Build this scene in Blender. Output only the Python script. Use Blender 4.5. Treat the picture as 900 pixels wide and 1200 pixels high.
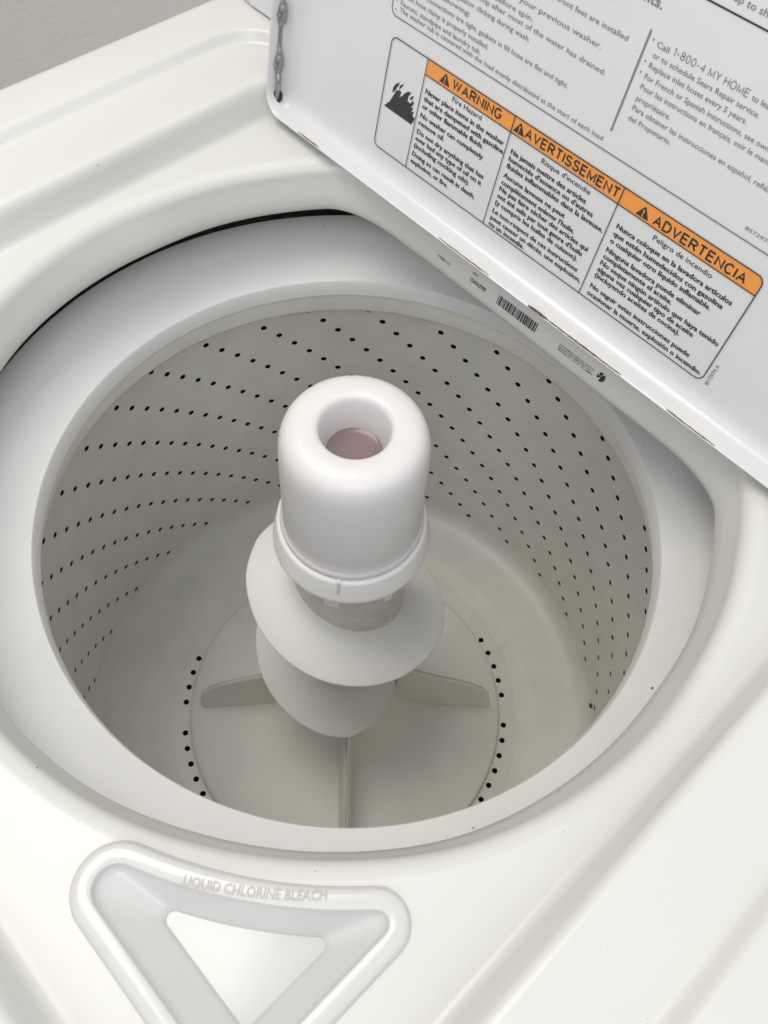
import bpy, math, random
from mathutils import Vector, Matrix
random.seed(7)
for o in list(bpy.data.objects): bpy.data.objects.remove(o)
SC = bpy.context.scene
COL = SC.collection
R = math.radians

# ------------------------------------------------------------------ camera
cam = bpy.data.cameras.new('camera'); camo = bpy.data.objects.new('camera', cam); COL.objects.link(camo)
right = Vector((0.6840794771809151, 0.7277676150373644, 0.04888320164138509))
up = Vector((-0.6430556613052372, 0.570107544362552, 0.5113284700896136))
fwd = Vector((-0.3442596191294729, 0.38122393204483823, -0.8579939558488175))
m = Matrix((right, up, -fwd)).transposed().to_4x4()
m.translation = Vector((0.20762258118013213, -0.19890863819693486, 0.47193197297956885))
camo.matrix_world = m
cam.sensor_fit = 'VERTICAL'; cam.sensor_height = 24.0; cam.sensor_width = 18.0
cam.lens = 998.700403256433 / 1200 * 24.0
cam.clip_start = 0.01; cam.clip_end = 50
SC.camera = camo

# ------------------------------------------------------------------ room light
W = bpy.data.worlds.new('World'); SC.world = W; W.use_nodes = True
bg = W.node_tree.nodes['Background']; bg.inputs[0].default_value = (0.96, 0.98, 1.0, 1); bg.inputs[1].default_value = 0.98
def area(name, loc, target, sx, sy, power, col):
    l = bpy.data.lights.new(name, 'AREA'); l.shape = 'RECTANGLE'; l.size = sx; l.size_y = sy; l.energy = power; l.color = col
    o = bpy.data.objects.new(name, l); COL.objects.link(o); o.location = loc
    o.rotation_euler = (Vector(target) - Vector(loc)).to_track_quat('-Z', 'Y').to_euler()
    return o
area('ceiling_lamp', (-0.42, -0.20, 1.5), (0, 0, 0), 0.8, 0.8, 10.5, (1.0, 0.965, 0.875))
area('front_fill_light', (1.15, -1.15, 1.5), (0, 0, 0.0), 1.0, 1.0, 6.5, (0.95, 0.975, 1.0))  # added front-right fill, brightens the far tub ring, lid face and basket wall
vs = SC.view_settings
vs.view_transform = 'Standard'; vs.look = 'None'; vs.exposure = 0.02; vs.gamma = 1.0; vs.use_curve_mapping = False

# ------------------------------------------------------------------ materials
def mat(name, col, rough=0.4, metal=0.0, coat=0.0, bump=None, vary=None, sss=0.0, speck=None, spec=0.5):
    """bump=(scale,strength,dist) ; vary=(scale,amount) tint mottling ; speck=(scale,threshold,colour)"""
    M = bpy.data.materials.new(name); M.use_nodes = True
    nt = M.node_tree; b = nt.nodes['Principled BSDF']
    b.inputs['Base Color'].default_value = (*col, 1); b.inputs['Roughness'].default_value = rough
    b.inputs['Metallic'].default_value = metal; b.inputs['Specular IOR Level'].default_value = spec
    b.inputs['Coat Weight'].default_value = coat; b.inputs['Coat Roughness'].default_value = 0.08
    if sss:
        b.inputs['Subsurface Weight'].default_value = sss
        b.inputs['Subsurface Radius'].default_value = (0.012, 0.010, 0.009); b.inputs['Subsurface Scale'].default_value = 0.5
    tc = nt.nodes.new('ShaderNodeTexCoord')
    cur = None
    if vary:
        n = nt.nodes.new('ShaderNodeTexNoise'); n.inputs['Scale'].default_value = vary[0]; n.inputs['Detail'].default_value = 6; n.inputs['Roughness'].default_value = 0.62
        nt.links.new(tc.outputs['Object'], n.inputs['Vector'])
        r = nt.nodes.new('ShaderNodeMapRange'); r.inputs[1].default_value = 0.3; r.inputs[2].default_value = 0.7
        nt.links.new(n.outputs['Fac'], r.inputs[0])
        mx = nt.nodes.new('ShaderNodeMix'); mx.data_type = 'RGBA'
        tint = vary[2] if len(vary) > 2 else tuple(c * (1 - vary[1]) for c in col)
        mx.inputs[6].default_value = (*tint, 1); mx.inputs[7].default_value = (*col, 1)
        nt.links.new(r.outputs[0], mx.inputs[0]); cur = mx.outputs[2]
        r2 = nt.nodes.new('ShaderNodeMapRange'); r2.inputs[3].default_value = rough * 0.85; r2.inputs[4].default_value = min(1, rough * 1.2)
        nt.links.new(n.outputs['Fac'], r2.inputs[0]); nt.links.new(r2.outputs[0], b.inputs['Roughness'])
    if speck:
        n = nt.nodes.new('ShaderNodeTexNoise'); n.inputs['Scale'].default_value = speck[0]; n.inputs['Detail'].default_value = 2
        nt.links.new(tc.outputs['Object'], n.inputs['Vector'])
        r = nt.nodes.new('ShaderNodeMapRange'); r.inputs[1].default_value = speck[1]; r.inputs[2].default_value = speck[1] + 0.03
        nt.links.new(n.outputs['Fac'], r.inputs[0])
        mx = nt.nodes.new('ShaderNodeMix'); mx.data_type = 'RGBA'
        if cur: nt.links.new(cur, mx.inputs[6])
        else: mx.inputs[6].default_value = (*col, 1)
        mx.inputs[7].default_value = (*speck[2], 1); nt.links.new(r.outputs[0], mx.inputs[0]); cur = mx.outputs[2]
    if cur: nt.links.new(cur, b.inputs['Base Color'])
    if bump:
        n = nt.nodes.new('ShaderNodeTexNoise'); n.inputs['Scale'].default_value = bump[0]; n.inputs['Detail'].default_value = 4
        nt.links.new(tc.outputs['Object'], n.inputs['Vector'])
        bp = nt.nodes.new('ShaderNodeBump'); bp.inputs['Strength'].default_value = bump[1]; bp.inputs['Distance'].default_value = bump[2]
        nt.links.new(n.outputs['Fac'], bp.inputs['Height']); nt.links.new(bp.outputs[0], b.inputs['Normal'])
    return M
M_ENAMEL = mat('white_enamel', (0.665, 0.66, 0.635), 0.25, bump=(260, 0.05, 0.0004), vary=(9, 0.03), speck=(420, 0.775, (0.35, 0.32, 0.28)))
M_LID = mat('lid_enamel', (0.66, 0.66, 0.668), 0.2, bump=(260, 0.05, 0.0004), vary=(14, 0.03), speck=(300, 0.78, (0.45, 0.43, 0.4)))
M_RING = mat('tub_ring_plastic', (0.78, 0.77, 0.76), 0.36, bump=(700, 0.08, 0.0003), vary=(16, 0.05), speck=(210, 0.765, (0.45, 0.42, 0.36)))
M_BASKET = mat('basket_enamel', (0.86, 0.85, 0.795), 0.32, bump=(900, 0.10, 0.0003), vary=(24, 0.10), speck=(330, 0.76, (0.72, 0.71, 0.68)))
M_AGIT = mat('agitator_plastic', (0.86, 0.84, 0.81), 0.45, bump=(800, 0.06, 0.0003), vary=(22, 0.05), speck=(240, 0.77, (0.38, 0.36, 0.33)))
M_BASE = mat('agitator_base_plastic', (0.86, 0.85, 0.80), 0.42, bump=(800, 0.06, 0.0003), vary=(18, 0.06))
M_BARREL = mat('barrel_plastic', (0.74, 0.725, 0.69), 0.42, vary=(60, 0.22, (0.60, 0.57, 0.52)))
M_CAP = mat('cap_plastic', (0.72, 0.70, 0.695), 0.32, bump=(600, 0.04, 0.0003), vary=(20, 0.03))
M_COLLAR_LIT = mat('collar_plastic_lit', (0.84, 0.82, 0.81), 0.32, bump=(600, 0.04, 0.0003), vary=(20, 0.03))  # cap plastic with a lighter colour, side light on the collar painted in
M_WELL = mat('softener_residue', (0.25, 0.175, 0.18), 0.2, vary=(60, 0.15), bump=(120, 0.15, 0.001))
M_BLEACH = mat('dispenser_plastic', (0.62, 0.617, 0.61), 0.16, bump=(300, 0.05, 0.0004), vary=(20, 0.03))
M_POCKET = mat('dispenser_pocket', (0.61, 0.605, 0.59), 0.12, bump=(16, 0.10, 0.002), vary=(40, 0.03))
M_EMB = mat('embossed_lettering', (0.46, 0.42, 0.39), 0.35)
M_DARK = mat('shade_dark', (0.02, 0.02, 0.018), 0.8)  # near-black colour puts in the darkness seen behind the holes
M_INK = mat('black_print', (0.025, 0.025, 0.028), 0.4)
M_INK2 = mat('grey_print', (0.20, 0.20, 0.195), 0.45)
M_ORANGE = mat('orange_print', (0.78, 0.30, 0.065), 0.35)
M_STEEL = mat('hinge_steel', (0.40, 0.39, 0.38), 0.3, metal=0.9, vary=(120, 0.3))
M_RUST = mat('rust', (0.27, 0.15, 0.08), 0.8, vary=(700, 0.7, (0.04, 0.025, 0.02)))
M_LINT = mat('lint', (0.75, 0.73, 0.68), 0.9)
M_GUNK = mat('grime', (0.09, 0.06, 0.035), 0.8)
M_WALL = mat('wall_paint', (0.47, 0.45, 0.41), 0.7, bump=(150, 0.6, 0.004), vary=(6, 0.05))
M_CONSOLE = mat('console_plastic', (0.64, 0.65, 0.68), 0.25, vary=(10, 0.03))

# ------------------------------------------------------------------ helpers
def link(o, parent=None):
    COL.objects.link(o)
    if parent: o.parent = parent
    return o
def pyobj(name, verts, faces, material, parent=None, smooth=True, sharp=None, mats=None):
    me = bpy.data.meshes.new(name); me.from_pydata([tuple(v) for v in verts], [], faces); me.update()
    me.materials.append(material)
    for p in me.polygons: p.use_smooth = smooth
    if smooth and sharp is not None: me.set_sharp_from_angle(angle=R(sharp))
    return link(bpy.data.objects.new(name, me), parent)
def loft(loops, close=True):
    """loops: lists of N points -> verts, faces"""
    n = len(loops[0]); V = [p for l in loops for p in l]; F = []
    for i in range(len(loops) - 1):
        for j in range(n if close else n - 1):
            k = (j + 1) % n
            F.append((i * n + j, i * n + k, (i + 1) * n + k, (i + 1) * n + j))
    return V, F
def revolve(name, prof, material, parent, n=160, sharp=40, top=False, bottom=False):
    loops = [[(r * math.cos(2 * math.pi * j / n), r * math.sin(2 * math.pi * j / n), z) for j in range(n)] for r, z in prof]
    V, F = loft(loops)
    if top: F.append(tuple(range(n))[::-1])
    if bottom: b = (len(prof) - 1) * n; F.append(tuple(b + j for j in range(n)))
    F = [f[::-1] for f in F]
    return pyobj(name, V, F, material, parent, True, sharp)
def tube(path, rad, n=10):
    path = [Vector(p) for p in path]; loops = []
    u = None
    for i, p in enumerate(path):
        t = (path[min(i + 1, len(path) - 1)] - path[max(i - 1, 0)]).normalized()
        if u is None: u = t.orthogonal().normalized()
        u = (u - t * u.dot(t)).normalized(); v = t.cross(u)
        r = rad[i] if isinstance(rad, (list, tuple)) else rad
        loops.append([p + (u * math.cos(2 * math.pi * k / n) + v * math.sin(2 * math.pi * k / n)) * r for k in range(n)])
    V, F = loft(loops); m_ = len(path)
    F.append(tuple(range(n))[::-1]); F.append(tuple((m_ - 1) * n + k for k in range(n)))
    return V, F
def join(parts):
    V = []; F = []
    for v, f in parts:
        b = len(V); V += list(v); F += [tuple(i + b for i in q) for q in f]
    return V, F
def ray_sample(poly, c, N):
    """closed polyline (star-shaped about c) resampled at N equal angles"""
    angs = []
    P = [(x - c[0], y - c[1]) for x, y in poly]; out = []
    for j in range(N):
        th = 2 * math.pi * j / N; dx, dy = math.cos(th), math.sin(th); best = None
        for i in range(len(P)):
            ax, ay = P[i]; bx, by = P[(i + 1) % len(P)]
            ex, ey = bx - ax, by - ay; den = dx * ey - dy * ex
            if abs(den) < 1e-14: continue
            t = (ax * ey - ay * ex) / den; s = (ax * dy - ay * dx) / den
            if t > 0 and -1e-9 <= s <= 1 + 1e-9: best = t if best is None else max(best, t)
        out.append((c[0] + dx * best, c[1] + dy * best))
    return out
def rrect(x0, x1, y0, y1, r, seg=10):
    pts = []
    for cx, cy, a0 in ((x1 - r, y1 - r, 0), (x0 + r, y1 - r, 90), (x0 + r, y0 + r, 180), (x1 - r, y0 + r, 270)):
        for k in range(seg + 1):
            a = R(a0 + 90 * k / seg); pts.append((cx + r * math.cos(a), cy + r * math.sin(a)))
    return pts
def lerp(a, b, t): return tuple(x + (y - x) * t for x, y in zip(a, b))

# ================================================================== SETTING
wv = []; NW = 2
wall = pyobj('wall', [(-0.95, -1.6, -0.95), (-0.95, 2.0, -0.95), (-0.95, 2.0, 2.2), (-0.95, -1.6, 2.2),
                      (-1.05, -1.6, -0.95), (-1.05, 2.0, -0.95), (-1.05, 2.0, 2.2), (-1.05, -1.6, 2.2)],
             [(3, 2, 1, 0), (4, 5, 6, 7), (0, 1, 5, 4), (1, 2, 6, 5), (2, 3, 7, 6), (3, 0, 4, 7)], M_WALL, None, False)
wall['kind'] = 'structure'; wall['label'] = 'warm grey painted wall with fine orange-peel texture'; wall['category'] = 'wall'

# ================================================================== WASHING MACHINE
washer = bpy.data.objects.new('washing_machine', None); COL.objects.link(washer)
washer.location = (0, 0, 0); washer.empty_display_size = 0.05
washer['label'] = 'white top-loading washing machine with lid open, empty tub and agitator'
washer['category'] = 'washing machine'

def tri_arc(ra, xr, yf, rA, rB, rC, seg=14):
    """tray outline: arc side of radius ra about the tub axis, edges x=xr and y=yf, three tangent round corners"""
    cA = (math.sqrt((ra + rA) ** 2 - (yf + rA) ** 2), yf + rA); cB = (xr - rB, -math.sqrt((ra + rB) ** 2 - (xr - rB) ** 2)); cC = (xr - rC, yf + rC)
    aA = math.atan2(cA[1], cA[0]); aB = math.atan2(cB[1], cB[0]); out = []
    for k in range(30): t = aA + (aB - aA) * k / 29; out.append((ra * math.cos(t), ra * math.sin(t)))
    def arc(c, r, a0, a1):
        for k in range(1, seg + 1): t = a0 + (a1 - a0) * k / seg; out.append((c[0] + r * math.cos(t), c[1] + r * math.sin(t)))
    arc(cB, rB, aB + math.pi, 0.0) ; out.append((cC[0] + rC, cC[1]))
    arc(cC, rC, 0, -math.pi / 2); out.append((cA[0], cA[1] - rA))
    arc(cA, rA, -math.pi / 2, aA - math.pi)
    return out
def bleach_outline(k): return tri_arc(.2405 + k, .2082 - k, -.2520 + k, .0187 - k, .0142 - k, .014 - k * .6)

# ---- top panel : closed curves round the opening, lofted outward
N = 480
def interp_curve(tab):
    """tab: list (azimuth -90..90, r), mirrored left-right ; smooth cosine interpolation"""
    def f(th):
        a = math.degrees(th)
        while a > 180: a -= 360
        while a < -180: a += 360
        if a > 90: a = 180 - a
        if a < -90: a = -180 - a
        for (a0, r0), (a1, r1) in zip(tab, tab[1:]):
            if a0 <= a <= a1:
                t = (a - a0) / (a1 - a0)
                i = tab.index((a0, r0)); im = tab[max(i - 1, 0)]; ip = tab[min(i + 2, len(tab) - 1)]
                m0 = (r1 - im[1]) / max(a1 - im[0], 1e-6) * (a1 - a0); m1 = (ip[1] - r0) / max(ip[0] - a0, 1e-6) * (a1 - a0)
                if i == 0: m0 = 0
                if i + 2 >= len(tab): m1 = 0
                t2, t3 = t * t, t * t * t
                return (2 * t3 - 3 * t2 + 1) * r0 + (t3 - 2 * t2 + t) * m0 + (-2 * t3 + 3 * t2) * r1 + (t3 - t2) * m1
        return tab[-1][1]
    return f
rE = interp_curve([(-90, .2300), (-75, .2288), (-60, .2250), (-44, .2226), (-30, .2213), (-18, .2180), (-8, .2150), (3, .2120), (15, .2115), (30, .2105), (60, .212), (90, .212)])
rK = interp_curve([(-90, .2358), (-71, .2352), (-58, .2326), (-44, .2302), (-30, .2292), (-20, .2268), (-10, .2242), (-2, .2220), (7, .2192), (17, .2182), (28, .2172), (60, .219), (90, .219)])
def smin_cut(r, th, yb, k):
    """clip the circle with the straight back edge y=yb, rounding the corner (smooth min)"""
    s = math.sin(th)
    if s <= 0.12: return r
    rb = yb / s
    d = max(0.0, 1 - abs(r - rb) / k)
    return min(r, rb) - k * d * d * 0.25
def curve_loop(rf, yb, k, z, off=0.0):
    L = []
    for j in range(N):
        th = 2 * math.pi * j / N; r = smin_cut(rf(th) + off, th, yb + off, k)
        L.append((r * math.cos(th), r * math.sin(th), z))
    return L
def rect_loop(hx, yf, yb, rad, z):
    return [(x, y, z) for x, y in ray_sample(rrect(-hx, hx, yf, yb, rad, 16), (0, 0), N)]
ZE, ZK, ZF = 0.0635, 0.0865, 0.0915
E0 = curve_loop(rE, .1436, .030, ZE); K0 = curve_loop(rK, .1515, .034, ZK)
def mix(A, B, t): return [lerp(a, b, t) for a, b in zip(A, B)]
def off_in(L, d, dz):   # push loop outward (radially) by d, move z by dz
    out = []
    for x, y, z in L:
        r = math.hypot(x, y); out.append((x * (r + d) / r, y * (r + d) / r, z + dz))
    return out
PR = [(.2335, -.2725, .1505, .028, ZF), (.2362, -.2752, .1532, .0295, ZF + .0004), (.2380, -.2770, .1548, .031, ZF + .0019), (.2392, -.2781, .1558, .0318, ZF + .0042),
      (.2415, -.2802, .1576, .0335, .1070), (.2428, -.2814, .1588, .0345, .1112), (.2442, -.2827, .1600, .0355, .1137), (.2462, -.2845, .1618, .037, .1153), (.2490, -.287, .1640, .039, .1158), (.253, -.291, .1655, .041, .1160),
      (.270, -.308, .1660, .038, .1166), (.2855, -.323, .1664, .034, .1173), (.2880, -.326, .1670, .035, .1178), (.2902, -.329, .1678, .036, .1192), (.2924, -.332, .1688, .038, .1222), (.2940, -.334, .1696, .039, .1240), (.2962, -.337, .1706, .040, .1250), (.301, -.343, .175, .035, .1255),
      (.3240, -.360, .297, .010, .1262), (.3280, -.363, .3005, .011, .1259), (.3305, -.3655, .303, .012, .1245), (.3318, -.367, .3045, .013, .1205), (.3318, -.367, .3045, .013, -.62)]
PL = [rect_loop(*q) for q in PR]; S0 = PL[0]
loops = [off_in(E0, .010, -.007), off_in(E0, .0035, -.0068), off_in(E0, .0012, -.0055), off_in(E0, .0002, -.003), E0,
         mix(E0, K0, .3), mix(E0, K0, .6), mix(E0, K0, .82), off_in(K0, -.0009, -.0022), off_in(K0, .0002, -.0002),
         off_in(K0, .0014, .0013), off_in(K0, .0030, .0025), off_in(K0, .0052, .0035), off_in(K0, .0085, ZF - ZK - .0004)]
# keep the flat floor loop inside the slope line
flat = loops[-1]
loops[-1] = [((x, y, z) if math.hypot(x, y) < math.hypot(*S0[i][:2]) - .0012 else (S0[i][0] * .993, S0[i][1] * .993, ZF - .0002)) for i, (x, y, z) in enumerate(flat)]
nin = len(loops)
base_l = loops[-1]; NFL = 26
loops += [mix(base_l, S0, k / NFL) for k in range(1, NFL)]
loops += PL
Vv, Ff = loft(loops)
# opening cut in the panel under the bleach dispenser
cut = bleach_outline(.0048)
def inside(x, y, poly):
    c = False; n_ = len(poly)
    for i in range(n_):
        x0, y0 = poly[i]; x1, y1 = poly[(i + 1) % n_]
        if (y0 > y) != (y1 > y) and x < (x1 - x0) * (y - y0) / (y1 - y0) + x0: c = not c
    return c
Ff = [f for f in Ff if not (Vv[f[0]][0] > .06 and Vv[f[0]][1] < -.1 and inside(sum(Vv[i][0] for i in f) / 4, sum(Vv[i][1] for i in f) / 4, cut))]
pyobj('top_panel', Vv, Ff, M_ENAMEL, washer, True, 60)
# closed bottom so no light leaks in from below
pyobj('cabinet_base', [(-.331, -.366, -.619), (.331, -.366, -.619), (.331, .304, -.619), (-.331, .304, -.619),
                       (-.331, -.366, -.635), (.331, -.366, -.635), (.331, .304, -.635), (-.331, .304, -.635)],
      [(0, 1, 2, 3), (7, 6, 5, 4), (0, 4, 5, 1), (1, 5, 6, 2), (2, 6, 7, 3), (3, 7, 4, 0)], M_DARK, washer, False)

# ---- tub ring and outer tub
ring = revolve('tub_ring', [(.2530, -.03), (.2530, .0150), (.2522, .0182), (.2500, .0200), (.245, .0198), (.232, .0150), (.218, .0075), (.208, .0022), (.2032, .0004), (.2008, -.0006), (.2, -.0022),
                     (.1993, -.0120), (.1991, -.0138), (.1997, -.0150), (.203, -.0155), (.225, -.0158)], M_RING, washer, 240, 30)
revolve('outer_tub', [(.281, -.028), (.285, -.1), (.285, -.47), (.06, -.50), (.001, -.50)], M_DARK, washer, 96, 30)

# ---- basket : wall with real punched holes, rim and floor
RW = .257; DZ = .01308; ZB = -.3775; PH0 = R(92.4); NC = 120; NR = 26
basket_prof_top = [(.2300, -.0165), (.2085, -.0168), (.2064, -.0185), (.2060, -.0215), (.2068, -.0370), (.2078, -.0400), (.2105, -.0415), (.235, -.0410), (.252, -.0395), (.2566, -.0380)]
V = []; F = []
gap_holes = {}
def wpt(c, z, r=RW): a = PH0 + R(3.0) * c; return (r * math.cos(a), r * math.sin(a), z)
zrow = lambda j: ZB + DZ * (j - .5)
grid = {}
for j in range(NR + 1):
    for c in range(NC):
        grid[(c, j)] = len(V); V.append(wpt(c - .5, zrow(j)))
HN = 12; HR = .0028
for j in range(NR):
    for c in range(NC):
        q = [grid[(c, j)], grid[((c + 1) % NC, j)], grid[((c + 1) % NC, j + 1)], grid[(c, j + 1)]]
        if (c - j) % 4 != 0:
            F.append(tuple(q[::-1])); continue
        zc = ZB + DZ * j; b = len(V)
        for rr, rad in ((RW, HR), (RW + .00025, HR * .99), (RW + .0005, HR * .99)):
            for k in range(HN):
                a = 2 * math.pi * (k + .5) / HN - .75 * math.pi - math.pi / HN
                V.append(wpt(c + rad * math.cos(a) / (RW * R(3.0)), zc + rad * math.sin(a), rr))
        # ring k=0 starts at lower-left corner direction
        per = HN // 4
        for s in range(4):
            for k in range(per):
                i0 = b + (s * per + k) % HN; i1 = b + (s * per + k + 1) % HN
                F.append((i1, i0, q[s]))
            i1 = b + ((s + 1) * per) % HN
            F.append((i1, q[s], q[(s + 1) % 4]))
        for ring_i in range(2):
            for k in range(HN):
                k2 = (k + 1) % HN; o = b + ring_i * HN
                F.append((o + k, o + k2, o + HN + k2, o + HN + k))
def fix_loop(z, r): return [wpt(c - .5, z, r) for c in range(NC)]
# upper part : rim
rows_up = [fix_loop(z, r) for r, z in [(RW, zrow(NR) + .004)] + basket_prof_top[::-1]]
prev = [grid[(c, NR)] for c in range(NC)]
for L in rows_up:
    b = len(V); V += L
    cur = [b + c for c in range(NC)]
    for c in range(NC): k = (c + 1) % NC; F.append((prev[c], cur[c], cur[k], prev[k]))
    prev = cur
# lower part : fillet and floor
low = [(.2569, -.3845), (.2562, -.3885), (.2540, -.3922), (.2500, -.3957), (.2440, -.3988), (.2350, -.4020), (.2220, -.4055), (.2050, -.4094), (.1985, -.4107), (.1968, -.4112), (.1940, -.4118), (.1825, -.4140)]
prev = [grid[(c, 0)] for c in range(NC)]
for r, z in low:
    L = fix_loop(z, r); b = len(V); V += L; cur = [b + c for c in range(NC)]
    for c in range(NC): k = (c + 1) % NC; F.append((prev[c], prev[k], cur[k], cur[c]))
    prev = cur
basket = pyobj('basket', V, F, M_BASKET, washer, True, 50)
# drain ring of the floor : 64 punched holes round the agitator plate
NF = 64; V = []; F = []; HZ = -.4152
fz = lambda r: -.4140 - (.1825 - r) * .10
def fpt(a, r): return (r * math.cos(a), r * math.sin(a), fz(r))
RI, RO, RC, FH = .1585, .1826, .1688, .0030
skip = {-125.9, 46.4}
for i in range(NF):
    a0 = R(40.6 + 5.625 * (i - .5)); a1 = a0 + R(5.625); ac = (a0 + a1) / 2
    deg = (math.degrees(ac) + 180) % 360 - 180
    b = len(V)
    V += [fpt(a0, RI), fpt(a1, RI), fpt(a1, RO), fpt(a0, RO)]
    if any(abs(deg - s) < 2.6 for s in skip) or deg > 79 or deg < -152: F.append((b, b + 1, b + 2, b + 3)[::-1]); continue
    hb = len(V)
    for dep, rad in ((0, FH), (.0004, FH * .95), (.0010, FH * .95)):
        for k in range(HN):
            t = 2 * math.pi * k / HN - .75 * math.pi
            x, y, z = fpt(ac + rad * math.cos(t) / RC, RC + rad * math.sin(t)); V.append((x, y, z - dep))
    per = HN // 4; q = (b, b + 1, b + 2, b + 3)
    for s in range(4):
        for k in range(per): F.append((hb + (s * per + k) % HN, hb + (s * per + k + 1) % HN, q[s]))
        F.append((hb + ((s + 1) * per) % HN, q[(s + 1) % 4], q[s]))
    for g in range(2):
        for k in range(HN): k2 = (k + 1) % HN; o = hb + g * HN; F.append((o + k2, o + k, o + HN + k, o + HN + k2))
F = [f[::-1] for f in F]
pyobj('drain_ring', V, F, M_BASKET, basket, True, 50)
revolve('basket_hub', [(.1588, -.4163), (.150, -.440), (.02, -.445), (.001, -.445)], M_DARK, basket, 64, 30)

# ---- agitator
agit = bpy.data.objects.new('agitator', None); link(agit, washer)
agit['label'] = 'white plastic agitator with spiral vanes and finned base plate'
revolve('base_plate', [(.1600, -.4135), (.1620, -.4120), (.1626, -.4095), (.1622, -.4070), (.1605, -.4052), (.157, -.4043), (.150, -.4028), (.118, -.3965), (.090, -.3905), (.074, -.3850), (.062, -.3770),
                       (.054, -.3640), (.0490, -.345), (.0465, -.315), (.045, -.28), (.044, -.20)], M_BASE, agit, 160, 50)
# fins : swept outline in (r,z), rounded top edge
fin_top = [(.048, -.296), (.070, -.309), (.084, -.3200), (.100, -.3280), (.1127, -.3355), (.126, -.3450), (.136, -.3550), (.1425, -.3630), (.1465, -.3580), (.1490, -.3700), (.1510, -.3860), (.1530, -.4045)]
def fin_base(r): return -.4035 + max(0, .150 - r) * .20 - .004
def fin_zt(r):
    for (r0, z0), (r1, z1) in zip(fin_top, fin_top[1:]):
        if r0 <= r <= r1: return z0 + (z1 - z0) * (r - r0) / (r1 - r0)
    return fin_top[-1][1]
fin_levels = [(-.08, .0072, .1520), (0, .0066, .1518), (.12, .0054, .1510), (.4, .0042, .1495), (.7, .0034, .1465), (.88, .0029, .1425), (.95, .0023, .1400), (.99, .0012, .1385), (1.0, .0002, .1375)]
fv = []
for t, hw, rend in fin_levels:
    L = []; rs = [.046 + (rend - hw - .046) * k / 16 for k in range(17)]
    pl_ = [(r, hw) for r in rs] + [(rend - hw + hw * math.cos(R(90 - 180 * k / 10)), hw * math.sin(R(90 - 180 * k / 10))) for k in range(1, 10)] + [(r, -hw) for r in rs[::-1]]
    for r, w in pl_:
        zb = -.4025 + max(0, .150 - r) * .20; zt = max(fin_zt(min(r, .1400)), zb + .02); L.append((r, w, zb + (zt - zb) * t))
    fv.append(L)
FV, FF = loft(fv, close=False)
fin0 = None
for k in range(4):
    if fin0 is None:
        fin0 = pyobj('fin', FV, [f[::-1] for f in FF], M_BASE, agit, True, 45); f_ = fin0
    else:
        f_ = fin0.copy(); COL.objects.link(f_); f_.parent = agit
    f_.rotation_euler = (0, 0, R(-42.3 + 90 * k))
# barrel
revolve('barrel', [(.0470, -.034), (.0470, -.0535), (.0462, -.0550), (.0452, -.062), (.0436, -.080), (.0424, -.100), (.0420, -.13), (.0432, -.25), (.0445, -.29)], M_BARREL, agit, 128, 40)
# spiral vane
def vane_z(az): return -.1035 - .127 * (az + 118) / 360
tabR = [(-200, .046), (-185, .055), (-170, .066), (-150, .0745), (-130, .0776), (-60, .0778), (0, .0772), (60, .0775), (150, .079), (230, .0803), (285, .0806), (305, .0806), (318, .0790), (331, .0725), (347, .0630), (366, .0535), (390, .046)]
def lin(tab, x):
    for (a0, r0), (a1, r1) in zip(tab, tab[1:]):
        if a0 <= x <= a1:
            t = (x - a0) / (a1 - a0); t = t * t * (3 - 2 * t) * .35 + t * .65; return r0 + (r1 - r0) * t
    return tab[-1][1]
vl = []; az = -200
while az <= 390:
    Rv = lin(tabR, az); z = vane_z(az); a = R(az); L = []
    Rv = max(Rv, .0455)
    pts = [(.0415, z + .0215), (.0450, z + .0150), (.0490, z + .0118)] if Rv > .05 else [(.0415, z + .003), (.0425, z + .003), (.0435, z + .003)]
    ri = pts[-1][0]
    for t in (.25, .5, .75): pts.append((ri + (Rv - .001 - ri) * t, pts[2][1] + (z + .001 - pts[2][1]) * (t ** 1.25)))
    pts += [(Rv - .0010, z + .0009), (Rv - .0002, z + .0003), (Rv, z - .0007), (Rv - .0003, z - .0019), (Rv - .0014, z - .0026), ((Rv + .042) / 2, z - .0015), (.0415, z - .001)]
    vl.append([(r * math.cos(a), r * math.sin(a), zz) for r, zz in pts]); az += 3
VV, VF = loft(vl, close=True)
VF.append(tuple(range(len(pts)))); VF.append(tuple((len(vl) - 1) * len(pts) + k for k in range(len(pts)))[::-1])
pyobj('spiral_vane', VV, VF, M_AGIT, agit, True, 50)
# softener dispenser collar
collar = revolve('collar', [(.0440, -.0168), (.0484, -.0172), (.0497, -.0180), (.0505, -.0195), (.0529, -.0340), (.0536, -.0352), (.0537, -.0370), (.0531, -.0379), (.0527, -.0384), (.0530, -.0391), (.0528, -.0402), (.0515, -.0409), (.0488, -.0413), (.0482, -.0490), (.0476, -.0512), (.0440, -.0520)], M_COLLAR_LIT, agit, 160, 35)
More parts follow.
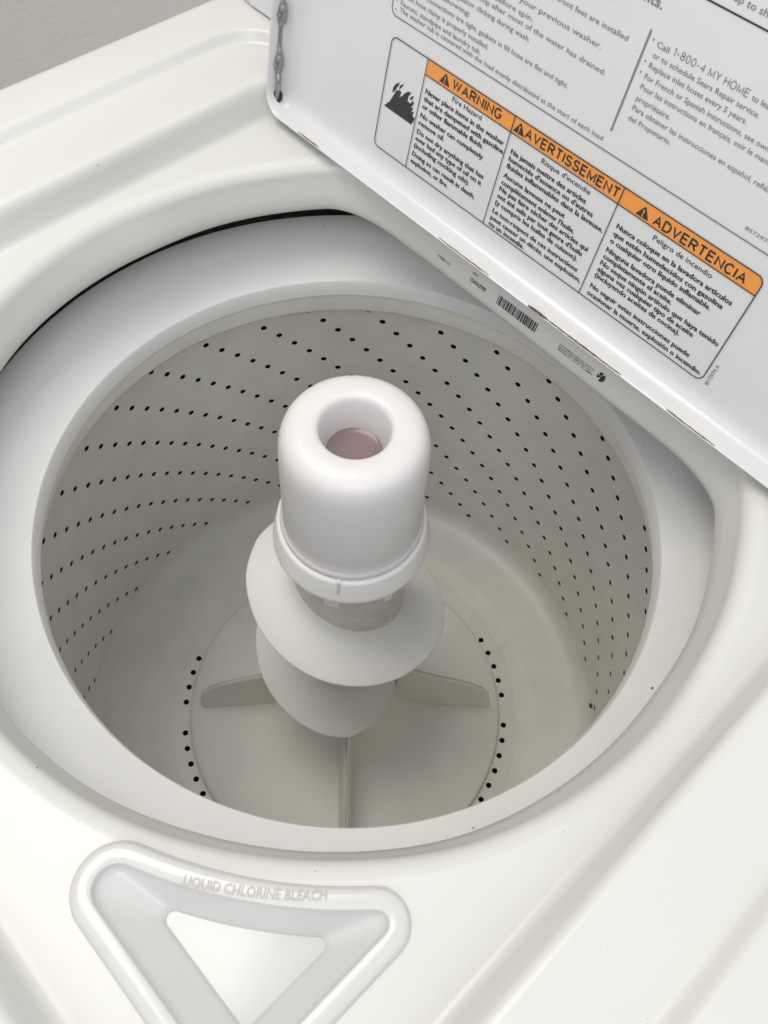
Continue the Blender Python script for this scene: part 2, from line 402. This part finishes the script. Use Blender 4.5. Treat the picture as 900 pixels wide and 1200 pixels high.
# small clip tabs on the collar
for azd, w in ((-57, .0052), (-14, .0026), (-112, .0026), (30, .004)):
    a = R(azd); ux, uy = math.cos(a), math.sin(a); tx, ty = -uy, ux; vv = []
    for rr in (.0475, .0522):
        for zz in (-.0495, -.0435):
            for s in (-1, 1): vv.append((ux * rr + tx * s * w, uy * rr + ty * s * w, zz))
    pyobj('clip_tab', vv, [(0, 1, 3, 2), (4, 6, 7, 5), (0, 4, 5, 1), (2, 3, 7, 6), (0, 2, 6, 4), (1, 5, 7, 3)], M_COLLAR_LIT, collar, False)
a = R(-52); ux, uy = math.cos(a), math.sin(a); tx_, ty_ = -uy, ux
pyobj('locating_rib', [(ux * r_ + tx_ * w_, uy * r_ + ty_ * w_, z_) for r_, z_ in ((.0470, -.0140), (.0503, -.0165), (.0523, -.0285), (.0470, -.0290)) for w_ in (-.0011, .0011)],
      [(0, 1, 3, 2), (2, 3, 5, 4), (0, 2, 4, 6), (1, 7, 5, 3), (4, 5, 7, 6), (0, 6, 7, 1)], M_CAP, collar, False)
# cap with well
cap_prof = [(.0000, .0385), (.0165, .0385), (.0172, .0392)]
well = revolve('softener_residue', [(.0002, .0590), (.0120, .0590), (.0168, .0591), (.0174, .0597)], M_WELL, agit, 64, 60)
cap = revolve('softener_cap', [(.0164, .0500), (.0166, .0570), (.0174, .0622), (.0190, .0705), (.0200, .0760), (.0205, .0788), (.0210, .0808), (.0218, .0823), (.0230, .0832), (.0250, .0837), (.0285, .0839), (.0325, .0836),
                               (.0358, .0828), (.0385, .0813), (.0408, .0790), (.0425, .0758), (.0437, .0718), (.0444, .0672), (.0448, .0610), (.0450, .050), (.0453, .025), (.0456, .0000), (.0458, -.0098), (.0465, -.0108), (.0475, -.0120), (.0479, -.0136), (.0478, -.0152), (.0471, -.0164), (.0455, -.0170)], M_CAP, agit, 160, 60)

# ---- bleach dispenser
NB = 240; BC = (.168, -.214); PK_RA, PK_X, PK_Y, PK_Z = .2580, .1865, -.2275, .0770
def tray_loop(o, z): return [(x, y, z) for x, y in ray_sample(o, BC, NB)]
def bl(k, z): return tray_loop(bleach_outline(k), z)
pocket = tray_loop(tri_arc(PK_RA, PK_X, PK_Y, .0034, .0034, .004), PK_Z + .0012)
pocket2 = [(BC[0] + (x - BC[0]) * .985, BC[1] + (y - BC[1]) * .985, PK_Z) for x, y, z in pocket]
rim_in = bl(.0094, .0918)
tl = [bl(-.0006, .0905), bl(.0002, .0925), bl(.0009, .0938), bl(.0020, .0946), bl(.0040, .0950), bl(.0082, .0949), bl(.0089, .0946), bl(.0092, .0938), rim_in]
tl += [[lerp(a, b, t) for a, b in zip(rim_in, pocket)] for t in (.15, .5, .88)] + [pocket, pocket2]
TV, TF = loft(tl)
tray = pyobj('bleach_dispenser', TV, [f[::-1] for f in TF], M_BLEACH, washer, True, 60)
# pocket bottom
mid = [(BC[0] + (x - BC[0]) * .6, BC[1] + (y - BC[1]) * .6, PK_Z) for x, y, z in pocket2]
pv = [(BC[0], BC[1], PK_Z)] + mid + [(x, y, PK_Z) for x, y, z in pocket2]
pf = [(0, 1 + j, 1 + (j + 1) % NB) for j in range(NB)] + [(1 + j, 1 + NB + j, 1 + NB + (j + 1) % NB, 1 + (j + 1) % NB) for j in range(NB)]
pyobj('dispenser_pocket', pv, pf, M_POCKET, tray, True, 60)

# ------------------------------------------------------------------ text helper
def text_mesh(s, size=1.0, weight=0.0, res=2):
    cu = bpy.data.curves.new('t', 'FONT'); cu.body = s; cu.size = size; cu.resolution_u = res; cu.offset = weight
    o = bpy.data.objects.new('t', cu); COL.objects.link(o)
    me = bpy.data.meshes.new_from_object(o.evaluated_get(bpy.context.evaluated_depsgraph_get()))
    V = [(v.co.x, v.co.y) for v in me.vertices]; F = [tuple(p.vertices) for p in me.polygons]
    bpy.data.objects.remove(o); bpy.data.curves.remove(cu); bpy.data.meshes.remove(me)
    return V, F
def fit_text(s, u0, u1, v, cap, weight=0.012, res=2):
    """text on a straight baseline from u0 to u1 at height v with capital height cap (metres)"""
    V, F = text_mesh(s, 1.0, weight, res)
    x0 = min(p[0] for p in V); x1 = max(p[0] for p in V)
    sx = (u1 - u0) / (x1 - x0); sy = cap / .729
    return [(u0 + (x - x0) * sx, v + y * sy) for x, y in V], F
# plain grotesque capitals drawn as strokes (x 0..w, y 0..1)
def _arc(cx, cy, rx, ry, a0, a1, n=10): return [(cx + rx * math.cos(R(a0 + (a1 - a0) * k / n)), cy + ry * math.sin(R(a0 + (a1 - a0) * k / n))) for k in range(n + 1)]
GL = {'A': (.72, [[(0, 0), (.36, 1), (.72, 0)], [(.13, .34), (.59, .34)]]), 'C': (.70, [_arc(.36, .5, .36, .5, 42, 318, 18)]), 'D': (.68, [[(0, 0), (0, 1), (.30, 1)] + _arc(.30, .5, .38, .5, 90, -90, 14) + [(0, 0)]]),
      'E': (.58, [[(.58, 1), (0, 1), (0, 0), (.58, 0)], [(0, .53), (.52, .53)]]), 'G': (.74, [_arc(.37, .5, .37, .5, 42, 330, 18) + [(.72, .45), (.42, .45)]]), 'I': (.0, [[(0, 0), (0, 1)]]),
      'M': (.80, [[(0, 0), (0, 1), (.40, .12), (.80, 1), (.80, 0)]]), 'N': (.66, [[(0, 0), (0, 1), (.66, 0), (.66, 1)]]), 'R': (.64, [[(0, 0), (0, 1), (.36, 1)] + _arc(.36, .75, .26, .25, 90, -90, 10) + [(0, .5)], [(.34, .5), (.64, 0)]]),
      'S': (.62, [_arc(.31, .75, .29, .25, 20, 270, 12)[:-1] + _arc(.31, .25, .31, .25, 90, -165, 12)]), 'T': (.64, [[(0, 1), (.64, 1)], [(.32, 1), (.32, 0)]]), 'V': (.68, [[(0, 1), (.34, 0), (.68, 1)]]),
      'W': (.96, [[(0, 1), (.24, 0), (.48, 1), (.72, 0), (.96, 1)]]), 'Y': (.66, [[(0, 1), (.33, .45), (.66, 1)], [(.33, .45), (.33, 0)]]), 'H': (.66, [[(0, 0), (0, 1)], [(.66, 0), (.66, 1)], [(0, .52), (.66, .52)]]),
      'O': (.76, [_arc(.38, .5, .38, .5, 0, 360, 22)]), '0': (.56, [_arc(.28, .5, .28, .5, 0, 360, 18)]), '1': (.24, [[(0, .76), (.24, 1), (.24, 0)]]), '4': (.58, [[(.42, 0), (.42, 1), (0, .3), (.58, .3)]]),
      '8': (.56, [_arc(.28, .76, .24, .24, 0, 360, 14), _arc(.28, .26, .28, .26, 0, 360, 14)]), '-': (.34, [[(0, .4), (.34, .4)]]), ' ': (.2, [])}
def ribbon(pts, wd):
    """mitred ribbon; returns verts (x,y), quads"""
    n = len(pts); closed = (Vector(pts[0]) - Vector(pts[-1])).length < 1e-6; V = []; F = []
    for i in range(n):
        p = Vector(pts[i]); a = Vector(pts[i - 1]) if i else (Vector(pts[-2]) if closed else None); b = Vector(pts[i + 1]) if i < n - 1 else (Vector(pts[1]) if closed else None)
        d1 = (p - a).normalized() if a else (b - p).normalized(); d2 = (b - p).normalized() if b else d1
        n1 = Vector((-d1.y, d1.x)); n2 = Vector((-d2.y, d2.x)); mv = n1 + n2
        if mv.length < .25: mv = n1 * 1.0; k = 1
        else: mv.normalize(); k = min(1 / max(mv.dot(n1), .2), 2.2)
        V += [tuple(p + mv * wd / 2 * k), tuple(p - mv * wd / 2 * k)]
    for i in range(n - 1): F.append((2 * i, 2 * i + 1, 2 * i + 3, 2 * i + 2))
    return V, F
def stroke_text(s_, u0, u1, v, cap, wt=.17, gap=.30):
    V = []; F = []; x = 0
    hw = wt / 2
    for ch in s_:
        w_, st = GL[ch]
        for pl_ in st:
            rv, rf = ribbon([(q[0], hw + q[1] * (1 - wt)) for q in pl_], wt); b = len(V)
            V += [(a + x, c) for a, c in rv]; F += [tuple(i + b for i in f) for f in rf]
        x += w_ + gap * (.55 if ch == ' ' else 1)
    x0 = min(p[0] for p in V); x1 = max(p[0] for p in V); sx = (u1 - u0) / (x1 - x0)
    return [(u0 + (a - x0) * sx, v + min(max(c, 0), 1) * cap) for a, c in V], F
# embossed lettering on the tray rim
TVv, TFf = fit_text('LIQUID CHLORINE BLEACH', 0, 1, 0, .0042, .004, 2)
ev = []
for x, y in TVv:
    a = R(-58.6 + 13.6 * x); r = .2500 - .0004 - y - .0015 * 0 - (x * .0035)
    ev.append((r * math.cos(a), r * math.sin(a), .0954))
pyobj('embossed_lettering', ev, TFf, M_EMB, tray, False)

# ================================================================== LID
AL = 0.17357724237593683
LO = Vector((0, .145, .1)); LU = Vector((1, 0, 0)); LV = Vector((0, math.sin(AL), math.cos(AL))); LN = Vector((0, -math.cos(AL), math.sin(AL)))
def L3(u, v, w=0.0): return LO + LU * u + LV * v + LN * w
U0_, U1_, V0_, V1_ = -.2385, .2385, -.0042, .425
def lid_loop(inset, w, rad):
    return [L3(x, y, w) for x, y in rrect(U0_ + inset, U1_ - inset, V0_ + inset, V1_ - inset, max(rad - inset, .003), 14)]
lp = [lid_loop(.0150, 0, .0150), lid_loop(.0105, .0003, .0150), lid_loop(.0070, .0016, .0150), lid_loop(.0045, .0042, .0150), lid_loop(.0033, .0075, .0150), lid_loop(.0026, .0115, .0150),
      lid_loop(.0019, .0140, .0150), lid_loop(.0012, .0150, .0150), lid_loop(.0004, .0147, .0150), lid_loop(0, .0135, .0150), lid_loop(0, -.0010, .0150), lid_loop(.0012, -.0035, .0150), lid_loop(.004, -.0048, .0150)]
LVv, LFf = loft(lp); nl = len(lp[0])
LFf = [f[::-1] for f in LFf]
LFf.append(tuple(range(nl))); LFf.append(tuple((len(lp) - 1) * nl + k for k in range(nl))[::-1])
lid = pyobj('lid', LVv, LFf, M_LID, washer, True, 50)
lid['label'] = 'open white lid standing at the back with warning print inside'
W1_, W2_, W3_ = .0003, .0005, .0007

def flat_poly(pts, w): return [L3(u / 1000, v / 1000, w) for u, v in pts], [tuple(range(len(pts)))]
def stroke_loop(pts, wd, w, close=True):
    """ribbon of width wd (mm) along a polyline in mm lid coordinates"""
    n = len(pts); A = []; 
    for i in range(n):
        p0 = Vector(pts[i - 1] if (close or i > 0) else pts[i]); p1 = Vector(pts[(i + 1) % n] if (close or i < n - 1) else pts[i]); d = (p1 - p0).normalized(); nn = Vector((-d.y, d.x)) * wd / 2
        p = Vector(pts[i]); A.append(L3((p.x + nn.x) / 1000, (p.y + nn.y) / 1000, w)); A.append(L3((p.x - nn.x) / 1000, (p.y - nn.y) / 1000, w))
    F = []
    for i in range(n if close else n - 1):
        j = (i + 1) % n; F.append((2 * i, 2 * i + 1, 2 * j + 1, 2 * j))
    return A, F
def up_faces(V, F):
    """orient flat print faces towards the viewer side of the lid"""
    out = []
    for f in F:
        a, b, c = Vector(V[f[0]]), Vector(V[f[1]]), Vector(V[f[2]])
        out.append(f if (b - a).cross(c - a).dot(LN) >= 0 else tuple(reversed(f)))
    return out
def printed(name, parts, material):
    V, F = join(parts); F = up_faces(V, F); return pyobj(name, V, F, material, lid, False)
def tx(s, u0, u1, v, cap, wt=.010, w=W1_, res=2):
    V, F = fit_text(s, u0, u1, v, cap, wt, res); return [L3(u / 1000, vv / 1000, w) for u, vv in V], F

# warning box border and dividers
printed('warning_border', [stroke_loop(rrect(-144.9, 119.2, 15.6, 84.1, 4.2, 6), .62, W3_)] +
        [stroke_loop([(x, 15.9), (x, 83.8)], .55, W3_, False) for x in (-114.8, -46.0, 31.5)] +
        [stroke_loop([(-114.8, 74.9), (119.0, 74.0)], .55, W3_, False)], M_INK)
# orange bands
def band(u0, u1, endround):
    if not endround: pts = [(u0, 75.0), (u1, 74.8), (u1, 83.9), (u0, 83.9)]
    else:
        pts = [(u0, 74.4), (u1, 74.0)] + [(u1 - 4 + 4 * math.cos(R(a)), 79.9 + 4 * math.sin(R(a))) for a in range(0, 91, 15)] + [(u0, 83.9)]
    return flat_poly(pts, W1_)
for u0, u1, e in ((-114.6, -46.2, 0), (-45.8, 31.3, 0), (31.7, 119.0, 1)): printed('orange_band', [band(u0, u1, e)], M_ORANGE)
for s, u0, u1, v, tcx, tv in (('WARNING', -93.5, -54.9, 76.6, -99.4, 76.4), ('AVERTISSEMENT', -36.6, 29.6, 76.2, -40.9, 76.2), ('ADVERTENCIA', 53.6, 111.2, 75.4, 46.9, 75.5)):
    hv_, hf_ = stroke_text(s, u0, u1, v, 6.0); printed('heading', [([L3(a / 1000, c / 1000, W2_) for a, c in hv_], hf_)], M_INK)
    tri = printed('alert_triangle', [flat_poly([(tcx - 4.1, tv), (tcx + 4.1, tv), (tcx + .5, tv + 5.6), (tcx, tv + 5.9), (tcx - .5, tv + 5.6)], W2_)], M_INK)
    ex = printed('exclamation_mark', [flat_poly([(tcx - .28, tv + 1.9), (tcx + .28, tv + 1.9), (tcx + .5, tv + 4.3), (tcx - .5, tv + 4.3)], W3_), flat_poly([(tcx + .5 * math.cos(R(a)), tv + 1.1 + .5 * math.sin(R(a))) for a in range(0, 360, 45)], W3_)], M_ORANGE)
CAP = 3.05
def cell(title, tu, tv, rows):
    printed('warning_text', [tx(title, tu[0], tu[1], tv, CAP, .006)] + [tx(s, a, b, v, CAP, .010) for s, a, b, v in rows] + [tx(s, a + .22, b + .22, v, CAP, .010, W1_ + .00004) for s, a, b, v in rows], M_INK)
cell('Fire Hazard', (-91.2, -67.8), 70.2, [
    ('Never place items in the washer', -112.0, -48.4, 65.0), ('that are dampened with gasoline', -112.0, -47.2, 60.5), ('or other flammable fluids.', -112.0, -61.5, 56.0),
    ('No washer can completely', -112.0, -59.6, 50.3), ('remove oil.', -112.0, -90.4, 45.6), ('Do not dry anything that has', -112.0, -55.4, 40.0),
    ('ever had any type of oil on it', -112.0, -55.6, 35.5), ('(including cooking oils).', -112.0, -64.0, 30.9), ('Doing so can result in death,', -112.0, -57.6, 25.3), ('explosion, or fire.', -112.0, -79.2, 20.5)])
cell("Risque d'incendie", (-21.2, 14.0), 69.3, [
    ('Ne jamais mettre des articles', -42.2, 13.4, 63.7), ("humectés d'essence ou d'autres", -42.2, 20.4, 59.4), ('fluides inflammables dans la laveuse.', -42.2, 29.6, 55.1),
    ('Aucune laveuse ne peut', -42.2, 4.6, 49.2), ("complètement enlever l'huile.", -42.2, 13.7, 44.6), ('Ne pas faire sécher des articles qui', -42.2, 25.7, 40.3),
    ("ont été salis par tout genre d'huile", -42.2, 23.6, 35.8), ('(y compris les huiles de cuisson).', -42.2, 22.1, 31.3), ('Le non-respect de ces instructions', -42.2, 24.7, 25.6),
    ('peut causer un décès, une explosion,', -42.2, 29.2, 21.0), ('ou un incendie.', -42.2, -13.5, 16.9)])
cell('Peligro de incendio', (57.6, 95.4), 68.4, [
    ('Nunca coloque en la lavadora artículos', 36.0, 111.2, 62.3), ('que estén humedecidos con gasolina', 36.0, 108.2, 57.7), ('o cualquier otro líquido inflamable.', 36.0, 103.0, 53.3),
    ('Ninguna lavadora puede eliminar', 36.0, 99.8, 47.4), ('completamente el aceite.', 36.0, 83.3, 43.1), ('No seque ningún artículo que haya tenido', 36.0, 116.5, 38.7),
    ('alguna vez cualquier tipo de aceite', 36.0, 102.3, 34.5), ('(incluyendo aceites de cocina).', 36.0, 95.5, 30.4), ('No seguir estas instrucciones puede', 36.0, 106.2, 23.0), ('ocasionar la muerte, explosión o incendio.', 36.0, 116.8, 18.1)])
# part number printed sideways beside the warning box
nV, nF = fit_text('8572974 A', 0, 14.5, 0, 2.3, .008)
printed('part_number', [([L3((123.6 - y) / 1000, (15.5 + x) / 1000, W1_) for x, y in nV], nF)], M_INK2)
# flame symbol
FL = [[(-142.2, 42.7), (-138.2, 47.2), (-135.9, 52.4), (-134.6, 55.6), (-132.2, 57.2), (-130.3, 56.6), (-131.1, 53.2), (-128.8, 55.3), (-127.3, 57.6), (-125.0, 59.6), (-122.4, 60.1), (-124.3, 57.0), (-124.2, 54.1), (-121.5, 53.8), (-120.3, 56.4), (-118.8, 55.2), (-120.7, 51.7), (-118.8, 52.6), (-119.4, 49.8), (-117.4, 50.3), (-118.4, 47.7), (-115.9, 47.5), (-116.5, 44.6), (-118.0, 42.5)],
      [(-137.4, 53.5), (-137.4, 56.2), (-135.9, 59.2), (-132.7, 61.7), (-133.8, 58.9), (-136.0, 54.4)], [(-132.6, 57.3), (-132.5, 59.5), (-129.6, 62.4), (-130.4, 59.9)], [(-122.7, 55.5), (-122.1, 57.8), (-119.9, 59.4), (-120.5, 57.1)]]
printed('flame_symbol', [flat_poly([(max(x, -143.2), y) for x, y in q], W1_) for q in FL], M_INK)
# grey instruction panel above
printed('instruction_border', [stroke_loop(rrect(-149.5, 160, 94.6, 260, 4.5, 6), .7, W1_), stroke_loop([(11.6, 104.8), (11.6, 154.5)], 1.1, W1_, False)], M_INK2)
printed('instruction_line', [stroke_loop([(6, 175.6), (160, 176.2)], .8, W1_, False)], M_INK)
G = 2.75
it = [('•', -146.8, -145.9, 96.8), ('The washer tub is centered with the load evenly distributed at the start of each load', -143.2, 9.0, 98.0), ('•', -146.8, -145.9, 101.8), ('Faucets, standpipe and laundry tub.', -143.4, -79.9, 101.7),
      ('•', -146.8, -145.9, 106.6), ('Drain hose clamp is properly installed.', -143.4, -75.9, 106.3), ('Water connections are tight, gaskets in fill hose are flat and tight.', -138, -20.8, 111.2),
      ('Check the following:', -143.4, -93.2, 116.2), ('Water flows with regulator clicking during wash.', -143.4, -51.5, 121.0),
      ('Washer will pause the pump after most of the water has drained.', -143.4, -3.1, 126.2), ('Tub fills and will pause still before spin.', -143.4, -53.0, 130.4), ('Remove hoses and clamps from your previous washer.', -143.4, -10.2, 135.8),
      ('Check that the shipping strap is removed and the front feet are installed', -143.4, 1.8, 144.9), ('Before you use the washer', -143.4, -60, 151)]
printed('instruction_text', [tx(s, a, b, v, G, .004) for s, a, b, v in it], M_INK2)
it2 = [('or to schedule Sears Repair service.', 17.3, 77.4, 144.4), ('• ', 14.2, 15.2, 140.2), ('Replace inlet hoses every 5 years.', 17.4, 73.4, 139.6),
       ('• ', 14.2, 15.2, 135.1), ('For French or Spanish instructions, see owner\'s manual.', 17.5, 108, 134.4), ('Pour les instructions en français, voir le manuel du', 17.5, 101, 129.5), ('propriétaire.', 17.8, 38.4, 124.0),
       ('Para obtener las instrucciones en español, refiérase al manual', 17.8, 121, 119.2), ('del Propietario.', 17.9, 44.0, 114.1), ('• ', 14.2, 15.2, 150.0)]
PH = stroke_text('1-800-4 MY HOME', 26.4, 68.2, 149.4, 3.7, .11)
printed('service_text', [tx(s.strip(), a, b, v, G, .004) for s, a, b, v in it2] + [tx('Call', 17.1, 24.2, 149.2, 2.8, .004), ([L3(a / 1000, c / 1000, W1_) for a, c in PH[0]], PH[1]), tx('to learn more', 70.2, 93, 149.6, 2.8, .004)], M_INK2)
printed('heading_text', [tx('Helpful Hints.', -30, 12.6, 163.6, 4.6, .016)], M_INK2)
printed('upper_text', [tx('up to she', 42.5, 62.5, 180, 3.1, .006), tx('is used with cold fill', 62, 110, 187, 3.1, .006)], M_INK2)
printed('print_code', [tx('8572974', 97.4, 112, 116.0 - 16.8, 1.9, .004)], M_INK2)

# rust chips along the lower lip
def rust(u0, u1, v, w, th):
    n = max(6, int((u1 - u0) / .0025)); path = []; rad = []
    for i in range(n + 1):
        t = i / n; path.append(L3(u0 + (u1 - u0) * t, v + random.uniform(-.00015, .00015), w)); rad.append(th * (math.sin(math.pi * (t * .96 + .02)) ** .3) * random.uniform(.6, 1.25))
    Vr, Fr = tube(path, rad, 6); return pyobj('rust_chip', Vr, Fr, M_RUST, lid, True)
for u0, u1, th in ((-.202, -.181, .00045), (-.066, -.022, .00035), (.0105, .0255, .0009), (.0255, .082, .00045), (.1145, .148, .0004)):
    rust(u0, u1, V0_ + .0020, .0146, th)

# hinge linkage inside the left flange
rod = [(-.2350, .0022, .0070), (-.2338, .0058, .0080), (-.2328, .0120, .0085), (-.2322, .0175, .009), (-.2338, .0215, .0085), (-.2345, .0245, .008), (-.2342, .0310, .008), (-.2342, .0355, .008), (-.2355, .0400, .008), (-.2358, .0500, .008), (-.2345, .0560, .008), (-.2345, .0640, .008), (-.2355, .0700, .008), (-.2358, .1000, .008), (-.2350, .150, .008)]
def smooth(pts, k=4):
    out = []
    for i in range(len(pts) - 1):
        p0 = Vector(pts[max(i - 1, 0)]); p1 = Vector(pts[i]); p2 = Vector(pts[i + 1]); p3 = Vector(pts[min(i + 2, len(pts) - 1)])
        for j in range(k):
            t = j / k; out.append(.5 * ((2 * p1) + (p2 - p0) * t + (2 * p0 - 5 * p1 + 4 * p2 - p3) * t * t + (3 * p1 - p0 - 3 * p2 + p3) * t ** 3))
    out.append(Vector(pts[-1])); return out
Vr, Fr = tube([L3(*q) for q in smooth(rod)], .0018, 10)
hrod = pyobj('hinge_rod', Vr, Fr, M_STEEL, lid, True)
def plate(u, v, w, lu, lv, th):
    o = []; 
    for ww in (w, w + th * .8, w + th):
        k = 1 if ww < w + th else .8
        o.append([L3(u + lu * math.cos(2 * math.pi * i / 20) * k * (1 if abs(math.cos(2 * math.pi * i / 20)) < 2 else 1), v + math.copysign(abs(math.sin(2 * math.pi * i / 20)) ** .6, math.sin(2 * math.pi * i / 20)) * lv * k, ww) for i in range(20)])
    Vp, Fp = loft(o); Fp.append(tuple(40 + i for i in range(20))); return Vp, Fp
for v in (.0285, .0600, .0930):
    Vp, Fp = plate(-.2340, v, .0065, .0025, .0068, .0044); pl = pyobj('hinge_plate', Vp, Fp, M_STEEL, lid, True, 40)
    Vp, Fp = plate(-.2334, v, .0113, .0014, .0014, .0012); pyobj('rivet', Vp, Fp, M_STEEL, lid, True, 40)
hd = Vector((.62, .12, .78)).normalized(); h1 = hd.cross(Vector((0, 1, 0))).normalized(); h2 = hd.cross(h1); hc = Vector((-.2326, .0066, .0084))
hv = [L3(*(hc - hd * .0002))] + [L3(*(hc + (h1 * math.cos(R(a)) * .0034 + h2 * math.sin(R(a)) * .0046) * k - hd * q)) for k, q in ((.96, .0002), (1, .0004)) for a in range(0, 360, 20)]
pyobj('hinge_hole_shade', hv, [(0, 1 + i, 1 + (i + 1) % 18) for i in range(18)] + [(1 + i, 19 + i, 19 + (i + 1) % 18, 1 + (i + 1) % 18) for i in range(18)], M_DARK, lid, False)  # flat dark disc, the shade of the hinge hole painted in
Vr, Fr = tube([L3(-.2372, .0045, .0065), L3(-.2450, .0030, .0055)], .0022, 10)
pyobj('hinge_pin', Vr, Fr, M_STEEL, lid, True)

# ================================================================== serial sticker on the back slope of the opening
so = Vector((0, .1435, .062)); sd = Vector((0, .0085, .025)).normalized(); sn = Vector((0, -sd.z, sd.y))
def S3(u, s, w=.0006): return so + LU * u + sd * s + sn * w
def sprint(name, parts, material=M_INK):
    V, F = join(parts); out = []
    for f in F:
        a, b, c = Vector(V[f[0]]), Vector(V[f[1]]), Vector(V[f[2]])
        out.append(f if (b - a).cross(c - a).dot(sn) >= 0 else tuple(reversed(f)))
    return pyobj(name, V, out, material, sticker, False)
M_STICK = M_ENAMEL
stv = [S3(u, s, .0003) for u, s in ((-.086, .0035), (.086, .0035), (.086, .0185), (-.086, .0185))]
sticker = pyobj('serial_sticker', stv, [(0, 1, 2, 3)], M_STICK, washer, False)
def stx(s, u0, u1, v, cap, wt=.012): V, F = fit_text(s, u0, u1, v, cap, wt); return [S3(u, q) for u, q in V], F
sprint('serial_text', [stx('TYPE 111', -.0768, -.0652, .0062, .0021), stx('C54362909', -.0467, -.0325, .0068, .0027, .02), stx('SERIAL', -.0466, -.0418, .0125, .0012)])
bars = []; u = -.0219; rb = random.Random(3)
while u < .0118:
    w = rb.choice((.0004, .0004, .0008, .0012)); g = rb.choice((.0004, .0004, .0007))
    if -.0219 <= u <= .0122: bars.append(([S3(u, .0052), S3(u + w, .0052), S3(u + w, .0118), S3(u, .0118)], [(0, 1, 2, 3)]))
    u += w + g
sprint('barcode', bars)
sprint('approval_text', [stx('FOR HOUSEHOLD USE ONLY VOLTS 120', .0308, .0590, .0092, .0011), stx('MANUFACTURED UNDER PATENT 60 HZ', .0310, .0575, .0075, .0011), stx('MADE IN U.S.A. 10 AMPS', .0312, .0595, .0058, .0011)])
lg = [S3(.0650 + .0031 * math.cos(R(a)) * (1 if a % 60 else .9), .0088 + .0031 * math.sin(R(a))) for a in range(0, 360, 20)]
sprint('approval_mark', [([S3(.0648, .0088)] + lg, [(0, 1 + i, 1 + (i + 1) % 18) for i in range(18) if i not in (3, 7, 11, 12)])])

# ================================================================== console behind the lid
cx0, cx1, cy0, cy1, cz0, cz1 = -.306, .306, .1735, .296, .1275, .30
def console_loop(x, g=0.0):
    pr = [(cy0 + g, cz0), (cy0 + .012 + g, cz0 + .06), (cy0 + .035 + g, cz1 - .012), (cy0 + .045 + g, cz1 - g), (cy1 - .01, cz1 - g), (cy1 - g, cz1 - .012), (cy1 - g, cz0)]
    return [(x, y, z) for y, z in pr]
CV, CF = loft([console_loop(cx0, 0), console_loop(cx1, 0)]); n = 7
CF.append(tuple(range(n))); CF.append(tuple(n + i for i in range(n))[::-1])
console = pyobj('console', CV, CF, M_CONSOLE, washer, False)
EV, EF = loft([console_loop(cx0 - .016, .006), console_loop(cx0 - .014, .002), console_loop(cx0 - .0012, .0005)])
EF.append(tuple(range(n))); EF.append(tuple(2 * n + i for i in range(n))[::-1])
pyobj('console_end_cap', EV, EF, M_CONSOLE, console, False)

# ================================================================== small dirt and lint
def blob(name, c, r, material, parent, seed, flat=.5):
    rr = random.Random(seed); V = []; F = []; n = 8
    V.append((c[0], c[1], c[2] + r * flat))
    for i in range(n):
        a = 2 * math.pi * i / n; k = r * rr.uniform(.55, 1.3); V.append((c[0] + k * math.cos(a), c[1] + k * math.sin(a), c[2]))
    F = [(0, 1 + i, 1 + (i + 1) % n) for i in range(n)]
    return pyobj(name, V, F, material, parent, True)
def spot(name, c, nrm, r, material, parent, seed, stretch=1.0):
    rr = random.Random(seed); nn = Vector(nrm).normalized(); a = nn.orthogonal().normalized(); b = nn.cross(a); c = Vector(c); V = [c + nn * r * .45]
    for ring_k, h in ((.6, .35), (1.0, -.05)):
        for i in range(9):
            t = 2 * math.pi * i / 9; k = r * ring_k * rr.uniform(.7, 1.25); V.append(c + a * k * math.cos(t) * stretch + b * k * math.sin(t) + nn * r * h)
    F = [(0, 1 + i, 1 + (i + 1) % 9) for i in range(9)] + [(1 + i, 10 + i, 10 + (i + 1) % 9, 1 + (i + 1) % 9) for i in range(9)]
    return pyobj(name, V, F, material, parent, True)
spot('grime_spot', (.2103, .0437, .0052), (0, 0, 1), .0012, M_GUNK, ring, 1, 1.6)
spot('grime_spot', (-.2434, .0002, .1123), (.9, 0, .4), .0004, M_GUNK, washer, 2)
spot('grime_spot', (.0479, -.2309, .0885), (-.2, 1, 1), .0004, M_GUNK, washer, 3)
spot('grime_spot', (.1790, .1826, -.3868), (-1, -1, .3), .0024, M_GUNK, basket, 4, 1.7)
spot('grime_spot', (-.0647, .2476, -.3772), (.2, -1, 0), .0012, M_GUNK, basket, 5, 1.5)
spot('lint_fleck', (.0928, .2391, -.1163), (-.4, -1, .2), .0012, M_LINT, basket, 6, 2.0)
spot('lint_fleck', (-.2430, .0801, -.2759), (1, -.3, .2), .0013, M_LINT, basket, 7, 1.5)
rs = random.Random(11)
for k in range(14):
    a = R(rs.uniform(20, 190)); z = rs.uniform(-.36, -.10)
    spot('lint_fleck', (.2566 * math.cos(a), .2566 * math.sin(a), z), (-math.cos(a), -math.sin(a), 0), rs.uniform(.0004, .0008), M_LINT, basket, 20 + k, rs.uniform(1, 2))
for k in range(10):
    a = R(rs.uniform(-150, 90)); r_ = rs.uniform(.165, .23)
    spot('lint_fleck', (r_ * math.cos(a), r_ * math.sin(a), -.4135 if r_ < .2 else -.4075 + (r_ - .2) * .12), (0, 0, 1), rs.uniform(.0004, .0008), M_LINT, basket, 50 + k, rs.uniform(1, 2))
